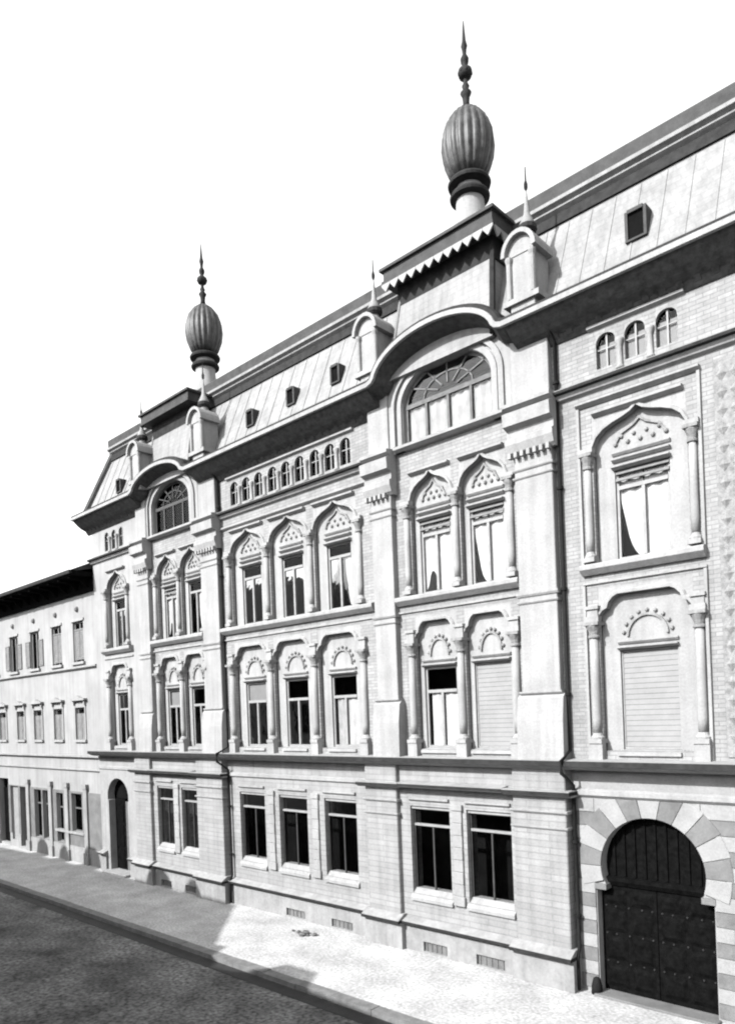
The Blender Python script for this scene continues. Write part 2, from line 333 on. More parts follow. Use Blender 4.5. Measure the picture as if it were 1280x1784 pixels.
def upper_bay(cs, hw, ww, frame, spec1, spec2, ystep=0.15):
    """one group of first and second floor windows; frame=(x0,x1) outer edges"""
    for c, s1, s2 in zip(cs, spec1, spec2):
        # first floor niche
        part('spandrel', MB().prism(notch(c-hw, c+hw, 7.93, 8.66, path1(c, hw)), UW+0.004, UW+0.12), 'stone')
        part('arch_moulding', MB().sweep(path1(c, hw), [(UW-0.05, 0.0), (UW+0.05, 0.0), (UW+0.05, 0.07), (UW-0.02, 0.09), (UW-0.05, 0.06)]), 'stone')
        part('tympanum', holewall(c-hw, c+hw, 5.2, 8.66, UW+ystep, UW+ystep+0.12, [(c-ww/2, c+ww/2, 5.2, 7.30)]), 'stone')
        o = MB()
        for dz, pr in ((7.30, 0.11), (7.42, 0.07)): o.prismx([(UW+ystep-pr, dz+0.07), (UW+ystep-pr, dz+0.045), (UW+ystep-pr*0.4, dz), (UW+ystep+0.01, dz), (UW+ystep+0.01, dz+0.075)], c-ww/2-0.02, c+ww/2+0.02)
        part('lintel', o, 'stone')
        o = MB().sweep(arc(c, 7.58, 0.36*hw/0.9, 0.40, PI, 0, 12), [(UW+ystep-0.05, 0), (UW+ystep+0.01, 0), (UW+ystep+0.01, 0.05), (UW+ystep-0.05, 0.05)])
        for a in range(9):
            t = PI*(a+0.5)/9; o.ball(c+0.47*hw/0.9*math.cos(t), UW+ystep-0.02, 7.58+0.51*math.sin(t), 0.045, 6)
        part('arch_ornament', o, 'carved')
        part('sill', MB().prismx([(UW-0.06, 5.10), (UW-0.06, 5.17), (UW+ystep+0.12, 5.24), (UW+ystep+0.12, 5.10)], c-ww/2-0.05, c+ww/2+0.05), 'stone')
        window(c, 5.23, ww-0.01, 2.06, UW+ystep+0.05, s1, transom=0.70)
        # second floor niche
        part('spandrel', MB().prism(notch(c-hw, c+hw, 11.50, 12.34, path2(c, hw)), UW+0.004, UW+0.12), 'stone')
        part('arch_moulding', MB().sweep(path2(c, hw), [(UW-0.05, 0.0), (UW+0.05, 0.0), (UW+0.05, 0.05), (UW-0.02, 0.07), (UW-0.05, 0.05)]), 'stone')
        part('tympanum', holewall(c-hw, c+hw, 9.15, 12.34, UW+ystep, UW+ystep+0.12, [(c-ww/2+0.03, c+ww/2-0.03, 9.15, 11.08)]), 'stone')
        o = MB()
        for dz, pr in ((11.06, 0.13), (11.22, 0.10), (11.36, 0.07)): o.prismx([(UW+ystep-pr, dz+0.07), (UW+ystep-pr, dz+0.045), (UW+ystep-pr*0.4, dz), (UW+ystep+0.01, dz), (UW+ystep+0.01, dz+0.075)], c-ww/2, c+ww/2)
        part('lintel', o, 'stone')
        o = MB()
        for k in range(5): o.ball(c+(k-2)*hw*0.27, UW+ystep-0.015, 11.60, 0.05, 6)
        for k in range(4): o.ball(c+(k-1.5)*hw*0.27, UW+ystep-0.015, 11.74, 0.045, 6)
        o.sweep([(c-hw*0.55, 11.56), (c-hw*0.40, 11.78), (c-hw*0.12, 11.90), (c, 12.0), (c+hw*0.12, 11.90), (c+hw*0.40, 11.78), (c+hw*0.55, 11.56)], [(UW+ystep-0.05, 0), (UW+ystep+0.01, 0), (UW+ystep+0.01, 0.045), (UW+ystep-0.05, 0.045)])
        part('tympanum_ornament', o, 'carved')
        part('label_moulding', MB().prismx([(UW-0.12, 12.34), (UW-0.12, 12.29), (UW-0.03, 12.24), (UW+0.01, 12.24), (UW+0.01, 12.345)], c-hw*0.96, c+hw*0.96), 'stone')
        window(c, 9.19, ww-0.07, 1.88, UW+ystep+0.05, s2, transom=0.80)
    # colonettes at the edges and between
    xs = [cs[0]-hw-0.11] + [(a+b)/2 for a, b in zip(cs, cs[1:])] + [cs[-1]+hw+0.11]
    for x in xs:
        part('pedestal', MB().box(x-0.15, x+0.15, UW-0.16, UW+0.02, 5.0, 5.36), 'stone')
        colonette(x, UW-0.035, 5.36, 7.93, 0.10); colonette(x, UW-0.035, 9.20, 11.50, 0.085)
        part('impost', MB().box(x-0.15, x+0.15, UW-0.13, UW+0.02, 7.93, 8.05).box(x-0.12, x+0.12, UW-0.09, UW+0.02, 8.05, 8.20).box(x-0.15, x+0.15, UW-0.13, UW+0.02, 8.20, 8.27), 'stone')
        part('impost', MB().box(x-0.15, x+0.15, UW-0.13, UW+0.02, 11.50, 11.60), 'stone')
    f0, f1 = frame
    part('sill_course', MB().prismx([(UW-0.20, 9.12), (UW-0.20, 9.04), (UW-0.08, 8.93), (UW+0.01, 8.93), (UW+0.01, 9.17), (UW-0.17, 9.15)], f0, f1), 'stone')
    part('lower_course', MB().prismx([(UW-0.05, 8.78), (UW-0.05, 8.74), (UW+0.01, 8.72), (UW+0.01, 8.79)], f0, f1), 'stone')
def bay_holes(cs, hw): return [(c-hw, c+hw, 5.2, 8.64) for c in cs] + [(c-hw, c+hw, 9.15, 12.32) for c in cs]
MEZ = []      # mezzanine lights (centre, width, z0, z1)
for c in (-19.5, -18.87, -18.24, -17.55, -16.92, -16.29, -15.62, -14.99, -14.36): MEZ.append((c, 0.40, 13.16, 13.92))
for c in (-28.10, -27.52, -26.94): MEZ.append((c, 0.34, 13.16, 13.92))
for c in (-6.68, -6.06, -5.42, -2.92, -2.30, -1.68, 0.83, 1.45, 2.07): MEZ.append((c, 0.42, 13.22, 13.95))
hw3 = 0.87
ALL = bay_holes(MIDC, hw3)+bay_holes(LB, 0.74)+bay_holes(LC, 0.66)+bay_holes(RC, 0.66)+bay_holes([GC]+MORE, 0.97)
mez_holes = [(c-wd/2, c+wd/2, a, b) for c, wd, a, b in MEZ]
def seg_holes(x0, x1): return [h for h in ALL+mez_holes if h[0] > x0 and h[1] < x1]
for (a, b, m) in ((XL, -25.4, 'plaster'), (-20.36, -13.32, 'brick'), (-7.92, XR, 'brick')):
    part('wall', holewall(a, b, 4.9, 14.75, UW, UW+0.12, seg_holes(a, b)), m)
for (a, b) in ((-24.8, -21.32), (-12.62, -8.86)):
    part('wall', holewall(a, b, 4.9, 12.9, UW, UW+0.12, [h for h in ALL if h[0] > a and h[1] < b]), 'brick')
upper_bay(MIDC, hw3, 1.04, (-20.30, -13.40), ['lowpair', 'pair', 'pair'], ['dark', 'side', 'side'])
upper_bay(LB, 0.74, 0.98, (-28.6, -26.3), ['dark'], ['right'])
upper_bay(LC, 0.66, 0.94, (-24.75, -21.34), ['top', 'dark'], ['sweptblind', 'right'])
upper_bay(RC, 0.66, 1.04, (-12.58, -8.88), ['pair', 'blind'], ['sweptblind', 'swept'])
upper_bay([GC], 0.97, 1.20, (-7.36, -4.82), ['blind'], ['swept'])
upper_bay([MORE[0]], 0.97, 1.20, (MORE[0]-1.28, MORE[0]+1.26), ['blind'], ['swept'])
upper_bay([MORE[1]], 0.97, 1.20, (MORE[1]-1.28, MORE[1]+1.26), ['pair'], ['top'])
# big frame round the right hand windows
for c in [GC]+MORE:
    f = MB().box(c-1.29, c-1.23, UW-0.06, UW+0.01, 9.17, 12.50).box(c+1.20, c+1.26, UW-0.06, UW+0.01, 9.17, 12.50)
    f.prismx([(UW-0.12, 12.60), (UW-0.12, 12.56), (UW-0.03, 12.50), (UW+0.01, 12.50), (UW+0.01, 12.61)], c-1.29, c+1.26)
    f.box(c-1.29, c-1.23, UW-0.06, UW+0.01, 5.0, 8.72).box(c+1.20, c+1.26, UW-0.06, UW+0.01, 5.0, 8.72)
    part('window_surround', f, 'stone')
    o = MB().box(c+1.50, c+2.02, UW-0.03, UW+0.01, 5.1, 12.6)
    z = 5.5
    while z < 12.4:
        for dx in (-0.12, 0.12):
            xx = c+1.76+dx; o.add([(xx-0.10, UW-0.032, z), (xx, UW-0.032, z-0.14), (xx+0.10, UW-0.032, z), (xx, UW-0.032, z+0.14), (xx, UW-0.085, z)], [(0,1,4), (1,2,4), (2,3,4), (3,0,4)])
        z += 0.34
    part('ornament_strip', o, 'carved')
for cs, hw, f0, f1 in ((MIDC, hw3, -20.25, -13.42),):
    part('label_course', MB().prismx([(UW-0.10, 12.50), (UW-0.10, 12.45), (UW-0.03, 12.40), (UW+0.01, 12.40), (UW+0.01, 12.51)], f0, f1), 'stone')
# string course below the mezzanine
def string(x0, x1, yb, z=12.93, d=0.22):
    part('string_course', MB().prismx([(yb-d, z+0.06), (yb-d, z-0.01), (yb-d*0.6, z-0.03), (yb-d*0.4, z-0.12), (yb+0.01, z-0.16), (yb+0.01, z+0.12)], x0, x1), 'stone')
    part('shade_strip', MB().prismx([(yb-d-0.004, z+0.045), (yb-d-0.004, z-0.008), (yb-d*0.6-0.004, z-0.034), (yb-d*0.6, z-0.02), (yb-d-0.001, z+0.005), (yb-d-0.001, z+0.045)], x0, x1), 'gutter')  # dark strip stands in for the shadow line of the course
string(XL-0.1, -25.42, UW); string(-20.36, -13.34, UW); string(-7.91, XR, UW)
# mezzanine arcade: little columns, arch heads and dark lights
for c, wd, a, b in MEZ:
    n = (round(wd, 2), round(b-a, 2))
    if n not in mesh_cache:
        h = b-a; r = wd/2
        mesh_cache[n] = (MB().prism(notch(-r-0.001, r+0.001, h-r*1.25, h+0.001, [(-r, h-r*1.25), (-r*1.0, h-r*0.95)]+arc(0, h-r*0.95, r*0.99, r*0.88, PI, 0, 10)[1:-1]+[(r, h-r*0.95), (r, h-r*1.25)]), 0, 0.10).mesh('arch_head', 'stone'),
                         MB().add([(-r, 0.085, 0), (r, 0.085, 0), (r, 0.085, h), (-r, 0.085, h)], [(0,1,2,3)]).mesh('pane', 'glass'),
                         MB().box(-0.018, 0.018, 0.06, 0.09, 0, h).box(-r, -0.018, 0.06, 0.09, h*0.55, h*0.58).box(0.018, r, 0.06, 0.09, h*0.55, h*0.58).mesh('window', 'frame'))
    ah, pn, fr = mesh_cache[n]
    place('arch_head', ah, c, UW+0.003, a); o = place('window', fr, c, UW+0.003, a); link('pane', pn, o)
    if c > -7.5: obj('blind', MB().box(-wd/2, wd/2, 0.12, 0.13, 0, (b-a)*0.72), 'blind', o)
def mez_col(x, z0, z1):
    k = 'mz'
    if k not in mesh_cache:
        h = z1-z0; mesh_cache[k] = MB().lathe([(0.085, 0), (0.085, 0.05), (0.06, 0.07), (0.055, h-0.14), (0.09, h-0.05), (0.09, h)], seg=10).mesh('arcade_column', 'stone', True)
    place('arcade_column', mesh_cache[k], x, UW-0.03, z0)
tr = sorted(MEZ)
for (c1, w1, a, b), (c2, w2, _, _) in zip(tr, tr[1:]):
    if c2-c1 < 0.7: mez_col((c1+c2)/2, 13.06, 13.68)
part('arcade_label', MB().prismx([(UW-0.09, 14.08), (UW-0.09, 14.03), (UW+0.01, 13.99), (UW+0.01, 14.09)], -19.85, -14.0), 'stone')
part('arcade_label', MB().prismx([(UW-0.09, 14.14), (UW-0.09, 14.09), (UW+0.01, 14.05), (UW+0.01, 14.15)], -7.05, -5.05), 'stone')
# --- piers -----------------------------------------------------------
PIERS = [(-26.05, -24.95, -25.50, -24.78), (-21.88, -20.38, -21.32, -20.36), (-13.80, -12.68, -13.32, -12.60), (-9.16, -7.83, -8.86, -7.92)]
for g0, g1, u0, u1 in PIERS:
    part('pier', MB().box(g0, g1, GP, 0.45, 0.0, 4.9), 'ashlar', bevel=0.02)
    part('pier_plinth', MB().prismx([(GP-0.10, -0.05), (GP-0.10, 0.66), (GP-0.23, 0.69), (GP-0.23, 0.76), (GP-0.003, 0.90), (0.3, 0.90), (0.3, -0.05)], g0-0.10, g1+0.10), 'plinth')
    for z, d, h in ((4.20, 0.18, 0.14), (3.82, 0.055, 0.07), (3.47, 0.045, 0.06)):
        part('pier_band', MB().prismx([(GP-d, z+h), (GP-d, z+h*0.5), (GP-d*0.5, z), (0.28, z), (0.28, z+h)], g0-d, g1+d), 'stone')
        if z > 4: part('shade_strip', MB().box(g0-d-0.003, g1+d+0.003, GP-d-0.004, GP-d-0.0005, z+0.045, z+0.12).box(g1+d+0.0005, g1+d+0.004, GP-d, 0.2, z+0.045, z+0.12), 'gutter')  # shade of the pier ledge laid on as a dark strip
    part('shade_strip', MB().box(g0-0.10, g1+0.103, GP-0.237, GP-0.2305, 0.685, 0.762).box(g1+0.1005, g1+0.104, GP-0.23, 0.2, 0.685, 0.762), 'gutter')  # dark strip standing for the plinth cap's shadow line
    # upper pier with a slightly wider foot, bands and a stepped capital
    part('pier', MB().box(u0, u1, UP, 0.5, 4.9, 14.75), 'stone', bevel=0.015)
    part('pier_foot', MB().prismx([(UP-0.15, 4.95), (UP-0.13, 5.9), (UP-0.07, 6.38), (UP+0.01, 6.46), (UP+0.20, 6.46), (UP+0.20, 4.95)], u0-0.10, u1+0.10), 'stone')
    for z, d, h in ((6.46, 0.06, 0.07), (8.66, 0.05, 0.09), (8.50, 0.04, 0.06), (11.50, 0.04, 0.06), (11.32, 0.035, 0.05)):
        part('pier_band', MB().prismx([(UP-d, z+h), (UP-d, z+h*0.5), (UP-d*0.5, z), (UP+0.16, z), (UP+0.16, z+h)], u0-d, u1+d), 'stone')
    part('pier_capital', MB().prismx([(UP-0.10, 11.93), (UP-0.16, 12.10), (UP-0.16, 12.22), (UP-0.08, 12.26), (UP-0.08, 12.44), (UP-0.24, 12.50), (UP-0.26, 12.78), (UP-0.10, 12.86), (UP-0.24, 12.92), (UP-0.24, 13.0), (UP+0.14, 13.06), (UP+0.14, 11.86), (UP-0.02, 11.86)], u0-0.12, u1+0.12), 'stone')
    n = int((u1-u0+0.2)/0.16)
    if 'dn' not in mesh_cache: mesh_cache['dn'] = MB().box(-0.04, 0.04, -0.125, 0.0, 0, 0.12).mesh('dentil', 'stone')
    for i in range(n): place('dentil', mesh_cache['dn'], u0-0.04+i*0.16, UP-0.02, 11.80)
# --- ground floor walls and windows ------------------------------------
GWIN = [(c, 1.30, GW) for c in (-19.10, -17.10, -15.05)] + [(-11.70, 1.26, GB), (-9.93, 1.26, GB), (-24.12, 1.08, GB), (-22.50, 1.08, GB)] + [(-2.3, 1.3, GW), (1.45, 1.3, GW)]
gh = [(c-wd/2, c+wd/2, 1.48, 3.74) for c, wd, y in GWIN]
DOORC = -27.9
def gw(x0, x1, y, extra=()): return holewall(x0, x1, 0.0, 4.9, y, 0.55, [h for h in gh if h[0] > x0 and h[1] < x1]+list(extra))
part('wall', gw(-20.38, -13.80, GW), 'ashlar'); part('wall', gw(-12.68, -9.16, GB), 'ashlar'); part('wall', gw(-24.95, -21.88, GB), 'ashlar')
part('wall', gw(-3.9, XR, GW+0.02), 'ashlar')
part('wall', gw(XL, -26.05, GW, [(DOORC-0.85, DOORC+0.85, 0.0, 3.95)]), 'stone')
for i, (c, wd, y) in enumerate(GWIN):
    part('sill', MB().prismx([(y-0.07, 1.30), (y-0.07, 1.38), (y+0.12, 1.60), (y+0.34, 1.60), (y+0.34, 1.30)], c-wd/2-0.04, c+wd/2+0.04), 'stone')
    part('lintel', MB().prismx([(y-0.07, 3.96), (y-0.07, 3.91), (y-0.02, 3.87), (y+0.005, 3.87), (y+0.005, 3.97)], c-wd/2, c+wd/2)
         .prismx([(y+0.05, 3.74), (y+0.05, 3.66), (y+0.28, 3.66), (y+0.28, 3.74)], c-wd/2, c+wd/2), 'stone')
    o = place('window', mesh_cache.setdefault(('gf', wd), (lambda hw: MB().box(-hw, -hw+0.05, 0, 0.06, 0, 2.14).box(hw-0.05, hw, 0, 0.06, 0, 2.14).box(-hw+0.05, hw-0.05, 0, 0.06, 0, 0.05).box(-hw+0.05, hw-0.05, 0, 0.06, 2.08, 2.14).box(-0.02, 0.02, 0.0, 0.05, 0.05, 1.68))(wd/2).mesh('window', 'frame_dark')), c, y+0.13, 1.54)
    hw = wd/2
    obj('transom_bar', MB().box(-hw+0.05, hw-0.05, -0.03, 0.06, 1.68, 1.735), 'frame', o)
    obj('pane', MB().add([(-hw+0.05, 0.03, 0.05), (hw-0.05, 0.03, 0.05), (hw-0.05, 0.03, 1.67), (-hw+0.05, 0.03, 1.67)], [(0,1,2,3)]), 'glass', o)
    obj('pane', MB().add([(-hw+0.05, 0.03, 1.74), (hw-0.05, 0.03, 1.74), (hw-0.05, 0.03, 2.08), (-hw+0.05, 0.03, 2.08)], [(0,1,2,3)]), 'glass', o)
# pillars between the shop windows with banded drums
for x in (-18.10, -16.07, -10.82, -23.31):
    y = GB if x > -12 or x < -22 else GW; r = 0.17
    o = MB().box(x-r, x+r, y-0.08, y+0.02, 1.36, 1.60)
    for k in range(7): o.box(x-r+0.03, x+r-0.03, y-0.055-0.012*(k % 2), y+0.02, 1.60+k*0.30, 1.895+k*0.30)
    o.box(x-r, x+r, y-0.08, y+0.02, 3.70, 3.85); part('pillar', o, 'stone', bevel=0.012)
# bay ledges: frieze line of the ground floor
for x0, x1, y, d in ((-24.76, -22.07, GB, 0.305), (-12.49, -9.35, GB, 0.305), (-20.27, -13.9, GW, 0.07), (-7.72, -3.9, GW, 0.05), (-3.9, XR, GW, 0.05), (XL, -26.2, GW, 0.05)):
    part('bay_ledge', MB().prismx([(y-d, 4.34), (y-d, 4.25), (y-d*0.3, 4.22), (y+0.005, 4.20), (y+0.005, 4.38)], x0, x1), 'stone')
    if d > 0.1: part('shade_strip', MB().box(x0, x1, y-d-0.004, y-d-0.0005, 4.255, 4.33), 'gutter')  # added dark strip, the ledge's shade put into colour
# main ledge between ground floor and first floor: runs straight along the whole front
part('main_ledge', MB().prismx([(-0.20, 4.98), (-0.20, 4.90), (-0.13, 4.85), (0.0, 4.80), (0.2, 4.78), (0.5, 4.78), (0.5, 5.04), (-0.17, 5.0)], XL-0.06, XR), 'stone')
for i, z in enumerate((4.84,)):
    part('ledge_shade_band', MB().prismx([(-0.225, 5.004), (-0.235, 4.89), (-0.203, 4.89), (-0.203, 5.0)], XL-0.065, XR), 'gutter')  # dark fascia band in place of the shade below the ledge
# plinth under the recessed walls with cap and cellar lights
def plinth(x0, x1, y, lights=(), d=0.10):
    part('plinth', holewall(x0, x1, -0.05, 0.62, y-d, y+0.02, [(c-wd/2, c+wd/2, a, b) for c, wd, a, b in lights]), 'plinth')
    part('plinth_cap', MB().prismx([(y-d+0.01, 0.66), (y-d-0.13, 0.69), (y-d-0.13, 0.76), (y-0.003, 0.86), (y+0.02, 0.86), (y+0.02, 0.621), (y-d+0.01, 0.621)], x0, x1), 'plinth')
    part('shade_strip', MB().box(x0, x1, y-d-0.137, y-d-0.1305, 0.692, 0.757), 'gutter')  # shadow line of the cap drawn as a dark strip
    for c, wd, a, b in lights:
        o = MB()
        for k in range(5): o.box(c-wd/2+wd*(k+0.5)/5-0.01, c-wd/2+wd*(k+0.5)/5+0.01, y-d+0.05, y-d+0.065, a, b)
        part('cellar_light', MB().box(c-wd/2, c+wd/2, y-0.03, y-0.02, a, b), 'stone_dark')
        part('cellar_grating', o, 'stone_dark')
plinth(-20.28, -13.90, GW, [(-17.05, 0.85, 0.05, 0.28), (-15.05, 0.85, 0.05, 0.28)]); plinth(-12.58, -9.26, GB, [(-11.6, 0.75, 0.05, 0.30), (-9.95, 0.8, 0.05, 0.30)])
plinth(-24.85, -21.98, GB, [(-24.1, 0.7, 0.05, 0.28), (-22.5, 0.7, 0.05, 0.28)]); plinth(XL, DOORC-0.98, GW); plinth(DOORC+0.98, -26.15, GW)
plinth(-3.9, XR, GW)
# --- gate section: coursed blocks, voussoirs and the horseshoe gateway ----
CG, ZG, RG = -6.12, 2.76, 1.07
part('wall', MB().prism(notch(-7.83, -3.9, 0.0, 4.9, [(CG-1.2, 0.0), (CG-1.2, 2.28), (CG-0.985, 2.34)]+arc(CG, ZG, RG, RG, PI+0.40, -0.40, 28)+[(CG+0.985, 2.34), (CG+1.2, 2.28), (CG+1.2, 0.0)]), GW+0.03, 0.62), 'stone_light')
blk = {}
ch = 0.292
for r in range(14):
    z0 = 0.10+r*ch; z1 = z0+ch-0.014; zm = (z0+z1)/2
    if z1 > 4.20: break
    g_ = 1.215 if z0 < 2.30 else (math.sqrt(max(0.05, 1.45**2-(zm-ZG)**2)) if abs(zm-ZG) < 1.4 else 0.0)
    for x0, x1 in ((-7.80, CG-g_), (CG+g_, -3.92)):
        if g_ == 0.0 and x0 < CG and x1 <= CG: x1 = CG
        L = x1-x0; x = x0; first = True
        while x < x1-0.02:
            wl = random.uniform(0.55, 0.95)
            if first and r % 2: wl *= 0.55
            if x1-(x+wl) < 0.3: wl = x1-x
            first = False
            m = ('stone_dark', 'stone_light')[r % 2]
            o = obj('stone', MB().box(-wl/2+0.006, wl/2-0.006, 0, 0.06, 0, z1-z0), m, B, (x+wl/2-OX, GW-random.uniform(0, 0.008)-OY, z0))
            x += wl
nv = 13; a0, a1 = PI+0.30, -0.30
for i in range(nv):
    t0 = a0+(a1-a0)*(i/nv)-0.004; t1 = a0+(a1-a0)*((i+1)/nv)+0.004; ro = 1.56+0.10*math.sin((t0+t1)/2)
    p = arc(CG, ZG, RG+0.002, RG+0.002, t0, t1, 3)+list(reversed(arc(CG, ZG, ro, ro, t0, t1, 3)))
    p = [(a, min(b, 4.19)) for a, b in p]
    part('voussoir', MB().prism(p, GW-0.022, GW+0.10), ('stone_light', 'stone_dark')[i % 2], bevel=0.008)
for s in (-1, 1):
    part('gate_impost', MB().box(CG+s*1.10-0.13, CG+s*1.10+0.13, GW-0.02, GW+0.5, 2.25, 2.37), 'stone_dark')
# doors: two leaves with studs and raised panels, and a carved fanlight over a transom
gy = GW+0.24
for s in (-1, 1):
    xa, xb = (CG-1.19, CG-0.008) if s < 0 else (CG+0.008, CG+1.19)
    lf = part('door', MB().box(xa, xb, gy, gy+0.07, 0.03, 2.30), 'wood')
    xm = (xa+xb)/2; W = xb-xa
    o = MB()
    for k, (za, zb) in enumerate(((0.15, 0.62), (0.72, 1.22), (1.32, 1.82), (1.90, 2.22))):
        for q in (-1, 1):
            cx_ = xm+q*W*0.24; hw = W*0.20
            o.add([(cx_-hw, gy-0.002, za), (cx_+hw, gy-0.002, za), (cx_+hw, gy-0.002, zb), (cx_-hw, gy-0.002, zb), (cx_-hw*0.7, gy-0.04, za+0.09), (cx_+hw*0.7, gy-0.04, za+0.09), (cx_+hw*0.7, gy-0.04, zb-0.09), (cx_-hw*0.7, gy-0.04, zb-0.09)],
                  [(0,1,5,4), (1,2,6,5), (2,3,7,6), (3,0,4,7), (4,5,6,7)])
    obj('door_panel', o, 'wood', lf)
    o = MB()
    for z in (0.67, 1.27, 1.86):
        for q in (-0.42, -0.24, 0, 0.24, 0.42): o.ball(xm+q*W, gy-0.005, z, 0.024, 6)
    obj('studs', o, 'gutter', lf)
part('transom', MB().prismx([(gy-0.10, 2.50), (gy-0.10, 2.42), (gy-0.04, 2.32), (gy+0.05, 2.32), (gy+0.05, 2.52)], CG-1.07, CG+1.07), 'wood')
fl = part('fanlight', MB().prism(arc(CG, ZG, RG+0.03, RG+0.03, PI+0.25, -0.25, 24), gy+0.02, gy+0.06), 'wood')
o = MB()
for k in range(-4, 5): 
    h = math.sqrt(max(0, 1-(k*0.22/RG)**2))*RG
    o.box(CG+k*0.22-0.03, CG+k*0.22+0.03, gy-0.02, gy+0.018, 2.53, ZG+h-0.04)
obj('fanlight_bars', o, 'wood', fl)
part('door_step', MB().box(CG-1.25, CG+1.25, 0.05, gy+0.08, -0.05, 0.05), 'stone_dark', bevel=0.015)
for s in (-1,): part('guard_stone', MB().lathe([(0.12, 0), (0.11, 0.18), (0.07, 0.33), (0.02, 0.36)], CG+s*1.25, GW-0.04, 0, 12), 'pipe', True)
# left side door, arched
dp = [(DOORC-0.78, 0.0), (DOORC-0.78, 2.95), (DOORC-0.84, 3.0)]+arc(DOORC, 3.08, 0.85, 0.80, PI, 0, 16)[1:-1]+[(DOORC+0.84, 3.0), (DOORC+0.78, 2.95), (DOORC+0.78, 0.0)]
part('door_arch', MB().prism(notch(DOORC-0.849, DOORC+0.849, 0.0, 3.949, [(min(max(a, DOORC-0.845), DOORC+0.845), b) for a, b in dp]), GW+0.004, GW+0.30), 'stone_light')
lf = part('door', MB().box(DOORC-0.84, DOORC-0.02, GW+0.32, GW+0.38, 0.04, 3.0), 'wood', label='dark closed leaf of arched side door')
rf = part('door', MB().box(DOORC+0.02, DOORC+0.84, GW+0.32, GW+0.38, 0.04, 2.9), 'wood_mid', label='paler worn leaf of arched side door')
for q, leaf in ((-0.43, lf), (0.43, rf)):
    o = MB()
    for za, zb in ((0.2, 0.9), (1.05, 1.9), (2.05, 2.75)): o.box(DOORC+q-0.27, DOORC+q+0.27, GW+0.295, GW+0.319, za, zb)
    obj('door_panel', o, 'wood' if q < 0 else 'wood_mid', leaf)
part('fanlight', MB().box(DOORC-0.84, DOORC+0.84, GW+0.34, GW+0.36, 3.02, 3.94), 'dark')
part('door_step', MB().box(DOORC-0.95, DOORC+0.95, -0.06, GW+0.32, -0.05, 0.10), 'stone', bevel=0.015)
# --- eaves: cove, gutter and hoods over the two lunettes, one continuous profile
AR, AL = -10.76, -23.12; AHW = 1.80; RISE = 0.86; ZE = 14.58
def hood(c, hw, rise, z0):
    P = [(c-hw-0.22, z0), (c-hw-0.06, z0+0.05)]
    P += [(c-hw*math.cos(t), z0+rise*math.sin(t)) for t in [0.16+(PI-0.32)*i/22 for i in range(23)]]
    return P+[(c+hw+0.06, z0+0.05), (c+hw+0.22, z0)]
ep = [(XL-0.35, ZE)]+hood(AL, 1.62, RISE*0.7, ZE)+hood(AR, AHW, RISE, ZE)+[(XR+0.3, ZE)]
part('eaves_cornice', MB().sweep(ep, [(-0.46, 0.0), (-0.46, 0.11), (-0.40, 0.12), (-0.37, 0.12), (-0.37, 0.0)]), 'stone')
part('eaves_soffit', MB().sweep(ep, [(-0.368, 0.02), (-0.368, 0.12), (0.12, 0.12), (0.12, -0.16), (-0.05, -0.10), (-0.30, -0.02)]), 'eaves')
part('gutter', MB().sweep(ep, [(-0.43, 0.123), (-0.40, 0.20), (-0.33, 0.24), (-0.15, 0.24), (0.10, 0.24), (0.10, 0.123)]), 'gutter')
def cove(x0, x1, yb):
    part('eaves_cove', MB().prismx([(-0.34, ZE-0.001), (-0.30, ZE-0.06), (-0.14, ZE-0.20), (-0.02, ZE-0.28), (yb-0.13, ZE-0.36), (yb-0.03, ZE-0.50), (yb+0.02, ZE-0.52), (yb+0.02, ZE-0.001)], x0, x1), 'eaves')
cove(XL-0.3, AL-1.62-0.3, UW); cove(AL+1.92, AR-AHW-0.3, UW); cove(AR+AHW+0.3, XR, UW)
for x0, x1 in ((XL+0.1, -25.6), (-20.2, -13.5), (-7.8, XR)):
    o = MB(); x = x0
    while x < x1:
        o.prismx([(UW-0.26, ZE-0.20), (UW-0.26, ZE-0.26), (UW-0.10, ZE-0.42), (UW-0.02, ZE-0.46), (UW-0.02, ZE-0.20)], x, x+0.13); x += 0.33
    q = part('corbel_row', o, 'eaves'); q['kind'] = 'stuff'
